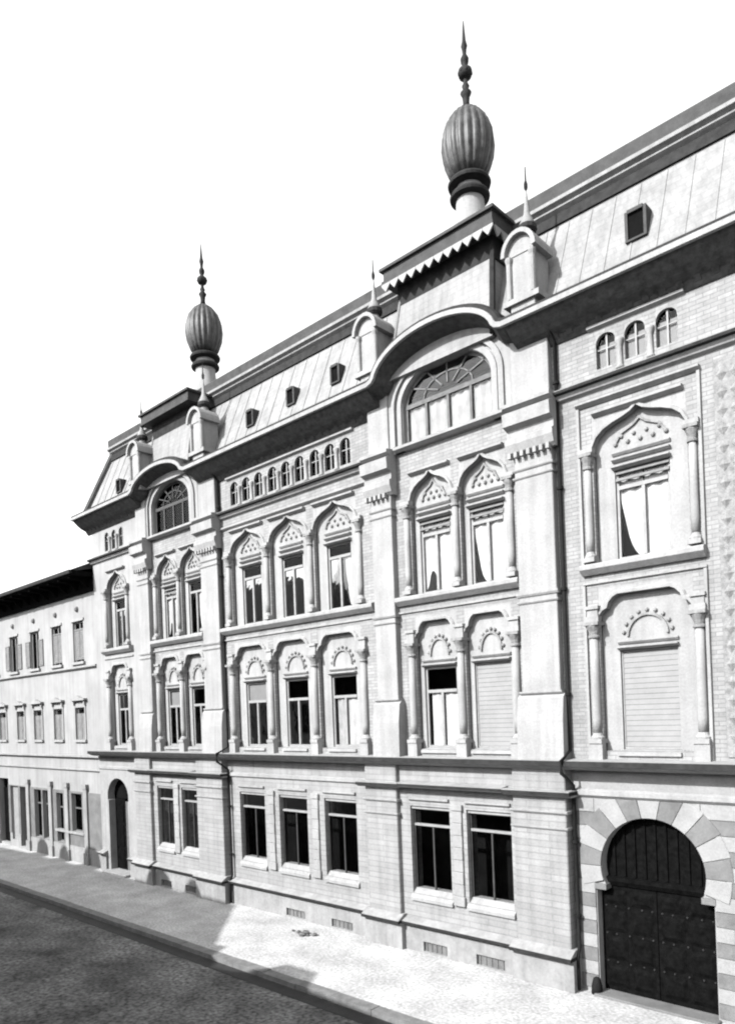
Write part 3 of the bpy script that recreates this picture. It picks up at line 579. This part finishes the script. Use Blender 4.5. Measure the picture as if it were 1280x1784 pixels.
# lunette storeys of the two pavilions
def lunette(c, hwall, hw, z0, zs, rz):
    y = 0.18; n = 22; A = [(c-hw, z0)]+[(c-hw*math.cos(t), zs+rz*math.sin(t)) for t in [PI*i/n for i in range(n+1)]]+[(c+hw, z0)]
    top = hood(c, hwall-0.10, (RISE if c > -15 else RISE*0.7), ZE-0.03)
    poly = [(c-hwall, 12.9), (c-hwall, ZE-0.02)]+[(a, b) for a, b in top if abs(a-c) < hwall-0.01]+[(c+hwall, ZE-0.02), (c+hwall, 12.9), (c+hw, 12.9)]
    poly = poly[:-1]+[(c+hw, 12.9)]+list(reversed(A))+[(c-hw, 12.9)]
    part('lunette_wall', MB().prism(poly, y, y+0.16), 'plaster')
    for k, (d0, d1, yy) in enumerate(((0.02, 0.16, 0.05), (0.22, 0.34, 0.09))):
        part('lunette_moulding', MB().sweep(A, [(y-yy, d0), (y+0.01, d0), (y+0.01, d1), (y-yy*0.7, d1)]), 'stone')
    part('sill', MB().prismx([(y-0.10, 12.96), (y-0.10, 13.03), (y+0.20, 13.12), (y+0.20, 12.90), (y, 12.90)], c-hw-0.3, c+hw+0.3), 'stone')
    # frame
    fr = MB(); yy = y+0.12
    A2 = [(c-hw+0.03, z0+0.1)]+[(c-(hw-0.03)*math.cos(t), zs+(rz-0.03)*math.sin(t)) for t in [PI*i/n for i in range(n+1)]]+[(c+hw-0.03, z0+0.1)]
    fr.sweep(A2, [(yy, -0.05), (yy+0.06, -0.05), (yy+0.06, 0.05), (yy, 0.05)])
    fr.box(c-hw, c+hw, yy-0.01, yy+0.05, zs-0.06, zs+0.05)
    for q in (-0.5, 0.5, 0.0): 
        fr.box(c+q*hw-0.035, c+q*hw+0.035, yy-0.005, yy+0.05, z0, zs-0.06)
    for t in (0.18, 0.34, 0.5, 0.66, 0.82):
        a = PI*t; p0 = (c-0.25*hw*math.cos(a), zs+0.25*rz*math.sin(a)+0.04); p1 = (c-(hw-0.04)*math.cos(a), zs+(rz-0.04)*math.sin(a))
        fr.sweep([p0, p1], [(yy, -0.02), (yy+0.04, -0.02), (yy+0.04, 0.02), (yy, 0.02)])
    fr.sweep([(c-0.55*hw*math.cos(t), zs+0.05+0.55*rz*math.sin(t)) for t in [PI*i/12 for i in range(13)]], [(yy, -0.018), (yy+0.04, -0.018), (yy+0.04, 0.018), (yy, 0.018)])
    w_ = part('window', fr, 'frame_dark' if c < -15 else 'wood_mid')
    obj('pane', MB().prism([(c-hw, z0)]+A[1:-1]+[(c+hw, z0)], yy+0.025, yy+0.03), 'glass', w_)
    if c > -15: segs = ((-0.95, -0.54), (-0.46, -0.04), (0.04, 0.46), (0.54, 0.95))
    else: segs = ((0.06, 0.46), (0.54, 0.95))
    for q0, q1 in segs:
        obj('curtain', curtain_mb(c+q0*hw, c+q1*hw, z0+0.05, zs-0.03, yy+0.08), 'curtain', w_)
lunette(AR, 1.90, 1.36, 13.05, 14.02, 0.86)
lunette(AL, 1.72, 1.22, 13.05, 13.98, 0.78)
# --- roofs ---------------------------------------------------------------
YR0, ZR0, YR1, ZR1 = 0.10, 14.80, 1.20, 17.50
part('mansard_roof', MB().add([(XL-0.15, YR0, ZR0), (XR, YR0, ZR0), (XR, YR1, ZR1), (XL+0.45, YR1, ZR1), (XL-0.15, 9.0, ZR0), (XL+0.45, 8.2, ZR1), (XR, 9.0, ZR0), (XR, 8.2, ZR1)],
     [(0,1,2,3), (0,3,5,4), (1,6,7,2), (4,5,7,6), (3,2,7,5), (0,4,6,1)]), 'roof')
part('hip_capping', MB().tube([(XL-0.14, YR0+0.0, ZR0), (XL+0.45, YR1, ZR1)], 0.17, 8), 'roof_metal')
def ridge(x0, x1):
    part('ridge_cornice', MB().prismx([(YR1-0.03, 17.40), (YR1-0.20, 17.52), (YR1-0.20, 17.56), (YR1-0.30, 17.62), (YR1-0.30, 17.70), (YR1+0.3, 17.70), (YR1+0.3, 17.40)], x0, x1), 'roof')
    part('ridge_crest', MB().prismx([(YR1-0.22, 17.703), (YR1-0.24, 18.02), (YR1-0.16, 18.10), (YR1+0.2, 18.10), (YR1+0.3, 17.703)], x0, x1), 'roof_metal')
ridge(XL+0.4, XR); 
part('ridge_shadow_board', MB().prismx([(YR1-0.20, 17.16), (YR1-0.18, 17.40), (YR1-0.04, 17.40), (YR1+0.1, 17.16)], XL+0.45, XR), 'gutter')  # dark board draws the shade below the ridge cornice
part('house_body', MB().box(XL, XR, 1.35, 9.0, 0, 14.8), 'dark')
part('side_wall', MB().box(XL-0.0, XL+0.12, UW+0.12, 1.34, 0.0, 14.75), 'plaster')
part('side_wall', MB().box(XL-0.02, XL-0.004, 0.42, 9.0, 0.0, 14.79), 'plaster')
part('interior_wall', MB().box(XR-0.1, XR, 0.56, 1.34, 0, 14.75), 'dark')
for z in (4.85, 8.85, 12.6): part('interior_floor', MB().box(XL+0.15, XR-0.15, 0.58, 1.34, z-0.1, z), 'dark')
part('end_wall', MB().box(XR+0.002, XR+0.1, GW, 9.0, 0, 14.75), 'plaster')
sm = MB().add([(-0.02, YR0-0.016, ZR0), (0.02, YR0-0.016, ZR0), (0.02, YR1-0.016, ZR1-0.4), (-0.02, YR1-0.016, ZR1-0.4), (-0.02, YR0+0.02, ZR0), (0.02, YR0+0.02, ZR0), (0.02, YR1+0.02, ZR1-0.4), (-0.02, YR1+0.02, ZR1-0.4)], [(0,1,2,3), (0,3,7,4), (1,5,6,2), (3,2,6,7), (0,4,5,1)])
sm.v = [(a, b+(0.0 if c < 15 else -(YR1-YR0)*0.4/(ZR1-ZR0)), c) for a, b, c in sm.v]; sm = sm.mesh('seam', 'roof')
x = XL+0.7
while x < XR-0.2:
    if not (-12.5 < x < -9.1 or -24.7 < x < -21.5): place('seam', sm, x, 0+OY-OY, 0)
    x += 0.55
def slope_y(z): return YR0+(YR1-YR0)*(z-ZR0)/(ZR1-ZR0)
for x, zc, s in ((-5.98, 15.9, 0.36), (-14.70, 15.82, 0.30), (-16.62, 15.80, 0.30), (-18.56, 15.72, 0.30), (-26.85, 15.50, 0.30), (-1.5, 15.9, 0.36)):
    y0 = slope_y(zc-s/1.6)-0.10
    o = MB(); hw = s*0.62; hh = s*0.85
    o.box(x-hw, x-hw+0.06, y0, y0+0.5, zc-hh, zc+hh).box(x+hw-0.06, x+hw, y0, y0+0.5, zc-hh, zc+hh).box(x-hw+0.06, x+hw-0.06, y0-0.02, y0+0.5, zc+hh-0.05, zc+hh+0.02).box(x-hw+0.06, x+hw-0.06, y0, y0+0.5, zc-hh, zc-hh+0.04)
    q = part('roof_window', o, 'roof_metal'); obj('pane', MB().box(x-hw+0.06, x+hw-0.06, y0+0.04, y0+0.05, zc-hh+0.04, zc+hh-0.05), 'dark', q)
# pavilion roofs with their cornice and hanging teeth
def pavilion(x0, x1, zc, teeth, body='roof'):
    yb, yt = 0.02, 0.42
    part('pavilion_roof', MB().add([(x0-0.16, yb, 14.75), (x1+0.16, yb, 14.75), (x1, yt, zc), (x0, yt, zc), (x0-0.16, 2.2, 14.75), (x1+0.16, 2.2, 14.75), (x1, 2.2, zc), (x0, 2.2, zc)],
         [(0,1,2,3), (1,5,6,2), (4,0,3,7), (3,2,6,7), (5,4,7,6), (0,4,5,1)]), body)
    part('hip_capping', MB().tube([(x1+0.17, yb, 14.8), (x1, yt, zc)], 0.07, 6), 'gutter'); part('hip_capping', MB().tube([(x0-0.17, yb, 14.8), (x0, yt, zc)], 0.04, 6), 'roof')
    part('pavilion_cornice', MB().box(x0-0.30, x1+0.30, yt-0.42, 2.4, zc+0.22, zc+0.30).box(x0-0.26, x1+0.26, yt-0.38, 2.35, zc+0.30, zc+0.56).box(x0-0.34, x1+0.34, yt-0.46, 2.4, zc+0.56, zc+0.63), 'roof_metal')
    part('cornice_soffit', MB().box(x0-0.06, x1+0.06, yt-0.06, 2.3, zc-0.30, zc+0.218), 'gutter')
    if teeth:
        n = 12; W = (x1-x0+0.60)/n
        me = MB().prism([(-W/2+0.004, 0), (W/2-0.004, 0), (W/2-0.004, -0.05), (0, -0.22), (-W/2+0.004, -0.05)], -0.02, 0.02).mesh('tooth', 'frame')
        for i in range(n): place('tooth', me, x0-0.30+W*(i+0.5), yt-0.40, zc+0.218)
        me2 = MB().prismx([(-W/2+0.004, 0), (W/2-0.004, 0), (W/2-0.004, -0.05), (0, -0.22), (-W/2+0.004, -0.05)], -0.02, 0.02).mesh('tooth', 'frame')
        for i in range(5): place('tooth', me2, x1+0.28, yt-0.40+W*(i+0.7), zc+0.218)
pavilion(-12.22, -9.40, 17.05, True)
pavilion(-24.40, -21.80, 16.95, False)
# corner aedicules standing on the piers, each with arched hood and spike
def aedicule(x, zb=15.0):
    y0, y1 = -0.22, 0.42
    b = part('aedicule', MB().box(x-0.30, x+0.30, y0, y1, zb-0.25, zb+1.15), 'stone', bevel=0.012)
    obj('base_ledge', MB().box(x-0.44, x+0.44, y0-0.08, y1, zb+0.02, zb+0.14), 'stone', b)
    for s in (-1, 1): obj('shaft', MB().lathe([(0.06, 0), (0.06, 0.78), (0.085, 0.86), (0.085, 0.92)], x+s*0.29, y0-0.03, zb+0.15, 8), 'stone', b)
    hp = arc(x, zb+1.08, 0.34, 0.40, PI, 0, 12)
    obj('hood', MB().sweep(hp, [(y0-0.14, -0.0), (y1, 0.0), (y1, 0.09), (y0-0.14, 0.09)]).prism(arc(x, zb+1.08, 0.335, 0.395, PI, 0, 12), y0-0.02, y1-0.01), 'stone', b)
    ym = (y0+y1)/2
    obj('spire', MB().lathe([(0.16, zb+1.50), (0.16, zb+1.58), (0.12, zb+1.64), (0.17, zb+1.74), (0.19, zb+1.84), (0.14, zb+1.94), (0.07, zb+2.10), (0.035, zb+2.45), (0.02, zb+2.62)], x, ym, 0, 12), 'roof', b, smooth=True)
    obj('collar', MB().lathe([(0.17, 0), (0.215, 0.06), (0.20, 0.16), (0.15, 0.20)], x, ym, zb+1.66, 12), 'gutter', b)
    obj('spike', MB().lathe([(0.02, zb+2.60), (0.045, zb+2.68), (0.045, zb+2.76), (0.02, zb+2.84), (0.012, zb+3.14)], x, ym, 0, 8), 'gutter', b)
for x in (-8.28, -12.88, -20.70, -24.72): aedicule(x)
# the two bulbous finials
def finial(x, y, dz, label):
    dr = part('dome', MB().lathe([(0.40, 20.44), (0.53, 20.62), (0.64, 20.92), (0.68, 21.25), (0.65, 21.58), (0.55, 21.88), (0.38, 22.12), (0.20, 22.27), (0.11, 22.32)], x, y, dz, 120, 20, 0.09), 'dome', True, label=label)
    obj('drum', MB().lathe([(0.50, 18.1), (0.46, 18.9), (0.42, 19.35), (0.39, 19.5), (0.36, 20.0), (0.34, 20.45)], x, y, dz, 24), 'stone', dr, smooth=True)
    for z, r0, r1 in ((19.86, 0.40, 0.53), (20.20, 0.37, 0.57)):
        obj('collar', MB().lathe([(r0, z), (r1*0.97, z+0.04), (r1, z+0.10), (r1*0.94, z+0.16), (r0, z+0.19)], x, y, dz, 28), 'gutter', dr)
    obj('spike', MB().lathe([(0.12, 22.30), (0.085, 22.46), (0.10, 22.62), (0.15, 22.72), (0.07, 22.82), (0.10, 22.90), (0.06, 22.98), (0.055, 23.10)], x, y, dz, 12)
        .lathe([(0.055, 23.10), (0.16, 23.14), (0.19, 23.22), (0.18, 23.32), (0.09, 23.40), (0.055, 23.44), (0.10, 23.52), (0.11, 23.62), (0.05, 23.74), (0.06, 23.86), (0.085, 23.96), (0.05, 24.10), (0.035, 24.3), (0.012, 24.62)], x, y, dz, 12), 'gutter', dr, smooth=True)
    o = MB()
    for k in range(8):
        a = 2*PI*k/8; o.ball(x+0.155*math.cos(a), y+0.155*math.sin(a), 23.24+dz, 0.05, 6)
    obj('crown', o, 'gutter', dr)
finial(-10.93, 1.85, -0.32, 'larger nearer ribbed bulb finial above the toothed cornice')
finial(-23.15, 1.95, -0.50, 'farther ribbed bulb finial at left')
# drainpipes in the two inner corners
for x, ya in ((-20.28, UW-0.07), (-7.80, UW-0.07)):
    p = [(x, -0.30, 14.60), (x, ya, 14.1), (x, ya, 5.2), (x+0.04, -0.26, 5.0), (x+0.04, -0.26, 4.75), (x+0.09, GW-0.10, 4.45), (x+0.09, GW-0.10, 0.95), (x+0.09, 0.06, 0.75), (x+0.09, 0.06, 0.05)]
    d = part('drainpipe', MB().tube(p, 0.042, 8), 'pipe', True)
    for z in (13.2, 10.9, 8.7, 6.4): obj('pipe_collar', MB().lathe([(0.07, 0), (0.07, 0.06)], x, ya, z, 10), 'pipe', d)
    for z in (3.2, 1.6): obj('pipe_collar', MB().lathe([(0.07, 0), (0.07, 0.06)], x+0.09, GW-0.10, z, 10), 'pipe', d)

# ------------------------------------------------------------------ plainer house to the left
NX0, NX1 = -52.0, XL-0.06
N = thing('town_house', 'plain three storey house with wide dark eaves left of the ornate facade', 'house', (-40, 0.4, 0))
def npart(name, mb, m, parent=None, **k): return obj(name, mb, m, parent or N, (40, -0.4, 0) if parent is None else (0, 0, 0), **k)
NY = 0.40
W2 = [-38.2, -35.7, -33.3, -31.15, -40.7, -43.2, -45.7, -48.2]; W1 = [-37.62, -35.58, -33.38, -31.2, -39.9, -42.4, -44.9, -47.4, -49.9]
gnd_open = [(-40.75, -39.55, 0.12, 3.45), (-39.25, -38.30, 0.35, 3.1), (-38.05, -37.25, 0.12, 3.1), (-36.35, -35.55, 0.75, 3.05), (-35.4, -34.75, 0.75, 3.05), (-33.9, -33.2, 0.75, 3.0), (-32.35, -31.35, 1.35, 3.05), (-43.6, -42.2, 0.75, 3.1), (-46.6, -45.2, 0.75, 3.1)]
holes = [(c-0.50, c+0.50, 8.85, 10.62) for c in W2]+[(c-0.44, c+0.44, 5.45, 6.85) for c in W1]+gnd_open
npart('wall', holewall(NX0, NX1, 0, 12.5, NY, NY+0.3, holes), 'plaster')
npart('wall', MB().box(NX0, NX1, NY+1.0, NY+8, 0, 12.5), 'dark')
for z, d, h in ((8.50, 0.14, 0.14), (4.62, 0.16, 0.14), (4.06, 0.10, 0.10)):
    npart('string_course', MB().prismx([(NY-d, z+h), (NY-d, z+h*0.5), (NY-d*0.3, z), (NY+0.01, z), (NY+0.01, z+h)], NX0, NX1), 'stone')
npart('eaves', MB().prismx([(NY-1.0, 12.30), (NY-1.0, 12.45), (NY+0.3, 12.75), (NY+0.3, 12.30)], NX0, NX1), 'wood')
npart('gutter', MB().prismx([(NY-1.12, 12.36), (NY-1.12, 12.50), (NY-0.99, 12.50), (NY-0.99, 12.36)], NX0, NX1), 'gutter')
npart('eaves_frieze', MB().prismx([(NY-0.10, 11.75), (NY-0.14, 12.29), (NY+0.01, 12.29), (NY+0.01, 11.75)], NX0, NX1), 'wood')  # frieze coloured dark to stand for the shade under the eaves
nb = MB().prismx([(-0.85, 0.0), (-0.85, -0.08), (-0.35, -0.14), (-0.15, -0.34), (0.0, -0.40), (0.0, 0.0)], -0.06, 0.06).mesh('bracket', 'wood')
for i in range(22): link('bracket', nb, N, (NX1-0.4-i*1.0+40, -0.11, 12.298))
npart('roof', MB().prismx([(NY-1.05, 12.503), (NY+3.6, 14.6), (NY+8, 12.5)], NX0, NX1), 'roof_metal')
for i, c in enumerate(W2):
    f = npart('window', MB().box(c-0.5, c-0.44, NY+0.10, NY+0.16, 8.85, 10.62).box(c+0.44, c+0.5, NY+0.10, NY+0.16, 8.85, 10.62).box(c-0.44, c+0.44, NY+0.10, NY+0.16, 10.56, 10.62).box(c-0.025, c+0.025, NY+0.10, NY+0.15, 8.85, 10.56), 'frame')
    obj('pane', MB().box(c-0.44, c+0.44, NY+0.13, NY+0.135, 8.86, 10.56), 'glass', f)
    npart('sill', MB().box(c-0.6, c+0.6, NY-0.10, NY+0.1, 8.74, 8.848), 'stone')
    npart('window_surround', MB().box(c-0.60, c+0.60, NY-0.05, NY+0.005, 10.63, 10.74), 'stone')
    npart('wall_boss', MB().ball(c, NY-0.0, 11.15, 0.13, 8), 'stone_dark')
    openw = i in (0, 1)
    for s in (-1, 1):
        sh = MB()
        if openw: a, b, y0 = (c-0.98, c-0.52, NY-0.05) if s < 0 else (c+0.52, c+0.98, NY-0.05)
        else: a, b, y0 = (c-0.44, c-0.01, NY+0.03) if s < 0 else (c+0.01, c+0.44, NY+0.03)
        z0, z1 = (8.95, 10.3) if not openw else (8.95, 10.2)
        sh.box(a, a+0.05, y0, y0+0.04, z0, z1).box(b-0.05, b, y0, y0+0.04, z0, z1).box(a+0.05, b-0.05, y0, y0+0.04, z0, z0+0.06).box(a+0.05, b-0.05, y0, y0+0.04, z1-0.06, z1)
        for k in range(14):
            zz = z0+0.08+k*(z1-z0-0.16)/14; sh.prismx([(y0, zz), (y0+0.006, zz-0.008), (y0+0.035, zz+0.07), (y0+0.029, zz+0.078)], a+0.05, b-0.05)
        obj('shutter', sh, 'shutter', f)
for i, c in enumerate(W1):
    f = npart('window', MB().box(c-0.44, c-0.39, NY+0.10, NY+0.16, 5.45, 6.85).box(c+0.39, c+0.44, NY+0.10, NY+0.16, 5.45, 6.85).box(c-0.39, c+0.39, NY+0.10, NY+0.16, 6.79, 6.85), 'frame')
    for s in (-1, 1):
        a, b = (c-0.43, c-0.006) if s < 0 else (c+0.006, c+0.43); y0 = NY+0.03; sh = MB(); z0, z1 = 5.46, 6.60
        sh.box(a, a+0.05, y0, y0+0.04, z0, z1).box(b-0.05, b, y0, y0+0.04, z0, z1).box(a+0.05, b-0.05, y0+0.012, y0+0.03, z0, z1).box(a+0.05, b-0.05, y0, y0+0.012, 6.0, 6.06)
        obj('shutter', sh, 'shutter', f)
    npart('sill', MB().box(c-0.55, c+0.55, NY-0.10, NY+0.1, 5.34, 5.448), 'stone')
    npart('window_surround', MB().box(c-0.53, c-0.45, NY-0.04, NY+0.005, 5.45, 6.95).box(c+0.45, c+0.53, NY-0.04, NY+0.005, 5.45, 6.95).box(c-0.44, c+0.44, NY-0.03, NY+0.005, 6.86, 6.95), 'stone')
    npart('window_hood', MB().prism([(c-0.68, 7.16), (c-0.68, 7.24), (c-0.3, 7.27), (c, 7.38), (c+0.3, 7.27), (c+0.68, 7.24), (c+0.68, 7.16)], NY-0.18, NY+0.005).box(c-0.56, c-0.46, NY-0.10, NY+0.005, 6.96, 7.155).box(c+0.46, c+0.56, NY-0.10, NY+0.005, 6.96, 7.155), 'stone')
for x in (-41.0, -37.0, -34.45, -32.75, -30.9):
    npart('pilaster', MB().box(x-0.16, x+0.16, NY-0.11, NY-0.031, 0.5, 3.3).box(x-0.21, x+0.21, NY-0.16, NY-0.061, 0.0, 0.5).box(x-0.20, x+0.20, NY-0.15, NY+0.005, 3.3, 3.5), 'plinth')
for i, (a, b, z0, z1) in enumerate(gnd_open):
    if i in (0, 2): o = npart('doorway', MB().box(a, b, NY+0.22, NY+0.26, z0, z1-0.5), 'wood'); obj('pane', MB().box(a, b, NY+0.22, NY+0.24, z1-0.45, z1), 'glass', o); continue
    if i == 1: npart('door', MB().box(a, b, NY+0.10, NY+0.14, z0, z1).box(a+0.12, b-0.12, NY+0.085, NY+0.099, z0+0.2, 1.3).box(a+0.12, b-0.12, NY+0.085, NY+0.099, 1.5, z1-0.2), 'frame'); continue
    w_ = npart('window', MB().box(a, a+0.06, NY+0.12, NY+0.18, z0, z1).box(b-0.06, b, NY+0.12, NY+0.18, z0, z1).box(a+0.06, b-0.06, NY+0.12, NY+0.18, z1-0.06, z1).box(a+0.06, b-0.06, NY+0.12, NY+0.18, z0, z0+0.06).box(a+0.06, b-0.06, NY+0.11, NY+0.17, z1-0.7, z1-0.64), 'wood_mid')
    obj('pane', MB().box(a+0.06, b-0.06, NY+0.145, NY+0.15, z0+0.06, z1-0.06), 'glass', w_)
    if i in (4, 5, 3): obj('blind', MB().box(a+0.06, b-0.06, NY+0.19, NY+0.2, z0, z0+1.3), 'shutter', w_)
npart('base_course', holewall(NX0, NX1, 0, 0.7, NY-0.06, NY-0.002, [(a, b, z0, z1) for a, b, z0, z1 in gnd_open if z0 < 0.7]+[(-40.75, -38.3, 0, 0.7)]), 'plinth')
for a, b in ((NX0, -40.76), (-39.54, NX1)): npart('base_grey_slab', holewall(a, b, 0.7, 3.14, NY-0.03, NY-0.002, [h for h in gnd_open if h[0] > a and h[1] < b]), 'stone_dark')  # thin darker grey slab over the lower wall
npart('sill', MB().box(-33.95, -31.1, NY-0.12, NY+0.1, 1.25, 1.345), 'stone')

# ------------------------------------------------------------------ houses on the near side of the street (they cast the street's shade)
OYF = -14.78
def opp(name, label, prof, x0, x1, wins, OYF=-14.78, rows=(1.2, 5.0)):
    t = thing(name, label, 'house', ((x0+x1)/2, OYF-4, 0))
    o = obj('wall', MB().prism([(x0, 0)]+prof+[(x1, 0)], OYF-8, OYF), 'opp', t, (-(x0+x1)/2, -OYF+4, 0))
    me = MB().box(-0.6, 0.6, 0.0, 0.05, 0, 1.9).mesh('window', 'frame_dark'); pm = MB().box(-0.5, 0.5, 0.052, 0.06, 0.1, 1.8).mesh('pane', 'glass')
    for x in wins:
        for z in rows:
            if abs(x) < 1.6 and z > 4: continue
            q = link('window', me, t, (x-(x0+x1)/2, 4.0, z)); link('pane', pm, q)
HA = 10.36
def bump(x, hw, top, base): return [(x-hw, base), (x-hw*0.75, top-0.25), (x-hw*0.25, top), (x+hw*0.25, top), (x+hw*0.75, top-0.25), (x+hw, base)]
profA = [(-75, 9.9), (-43.0, 9.9), (-42.9, HA-0.1)]+bump(-39.3, 0.75, 11.3, HA)+bump(-36.9, 0.7, 11.2, HA)+bump(-34.3, 0.85, 11.4, HA)+bump(-28.2, 0.8, 11.0, HA)+bump(-26.0, 0.65, 10.9, HA)+[(-23.6, HA), (-20.0, 8.38), (-19.6, 8.45), (-19.1, 7.95), (-18.7, 7.7)]
opp('opposite_house', 'tall grey house across the street with dormers, casting shade on the left pavement', profA, -75, -18.7, [-70+i*3 for i in range(17)])
profB = [(-18.65, 7.6), (-17.9, 7.72), (-17.25, 8.03), (-17.2, 8.50), (-16.15, 8.53), (-15.35, 7.93), (-13.4, 7.85), (-12.4, 7.7), (14, 7.6)]
opp('opposite_house', 'low grey house across the street in front of the gateway', profB, -18.65, 14, [-17+i*3 for i in range(11)])
opp('sky_blocker', 'tall unseen grey block added behind the opposite houses to keep sky out of window reflections', [(-110, 19.0), (-52, 19.0)], -110, -52, [-107+i*3.5 for i in range(16)], -30.0, (1.2, 5.2, 9.2, 13.2))  # unseen block added to hide bright sky from the middle windows' reflections
# small clods of earth lying on the pavement near the pier
t = thing('rubble', 'few small dark clods of earth lying on the bright pavement by the wall', 'rubble', (-15.9, -0.75, 0))
for k, (dx, dy, s) in enumerate(((0, 0, 0.07), (0.22, 0.08, 0.09), (0.42, -0.03, 0.06), (0.28, -0.12, 0.10), (0.55, 0.10, 0.08), (-0.25, 0.02, 0.05))):
    mb = MB().ball(0, 0, 0, s, 7); mb.v = [(x*random.uniform(0.8, 1.5), y*random.uniform(0.8, 1.3), max(z*0.7*random.uniform(0.8, 1.2)+s*0.4, 0.0)) for x, y, z in mb.v]
    obj('clod', mb, 'dirt', t, (dx, dy, 0))
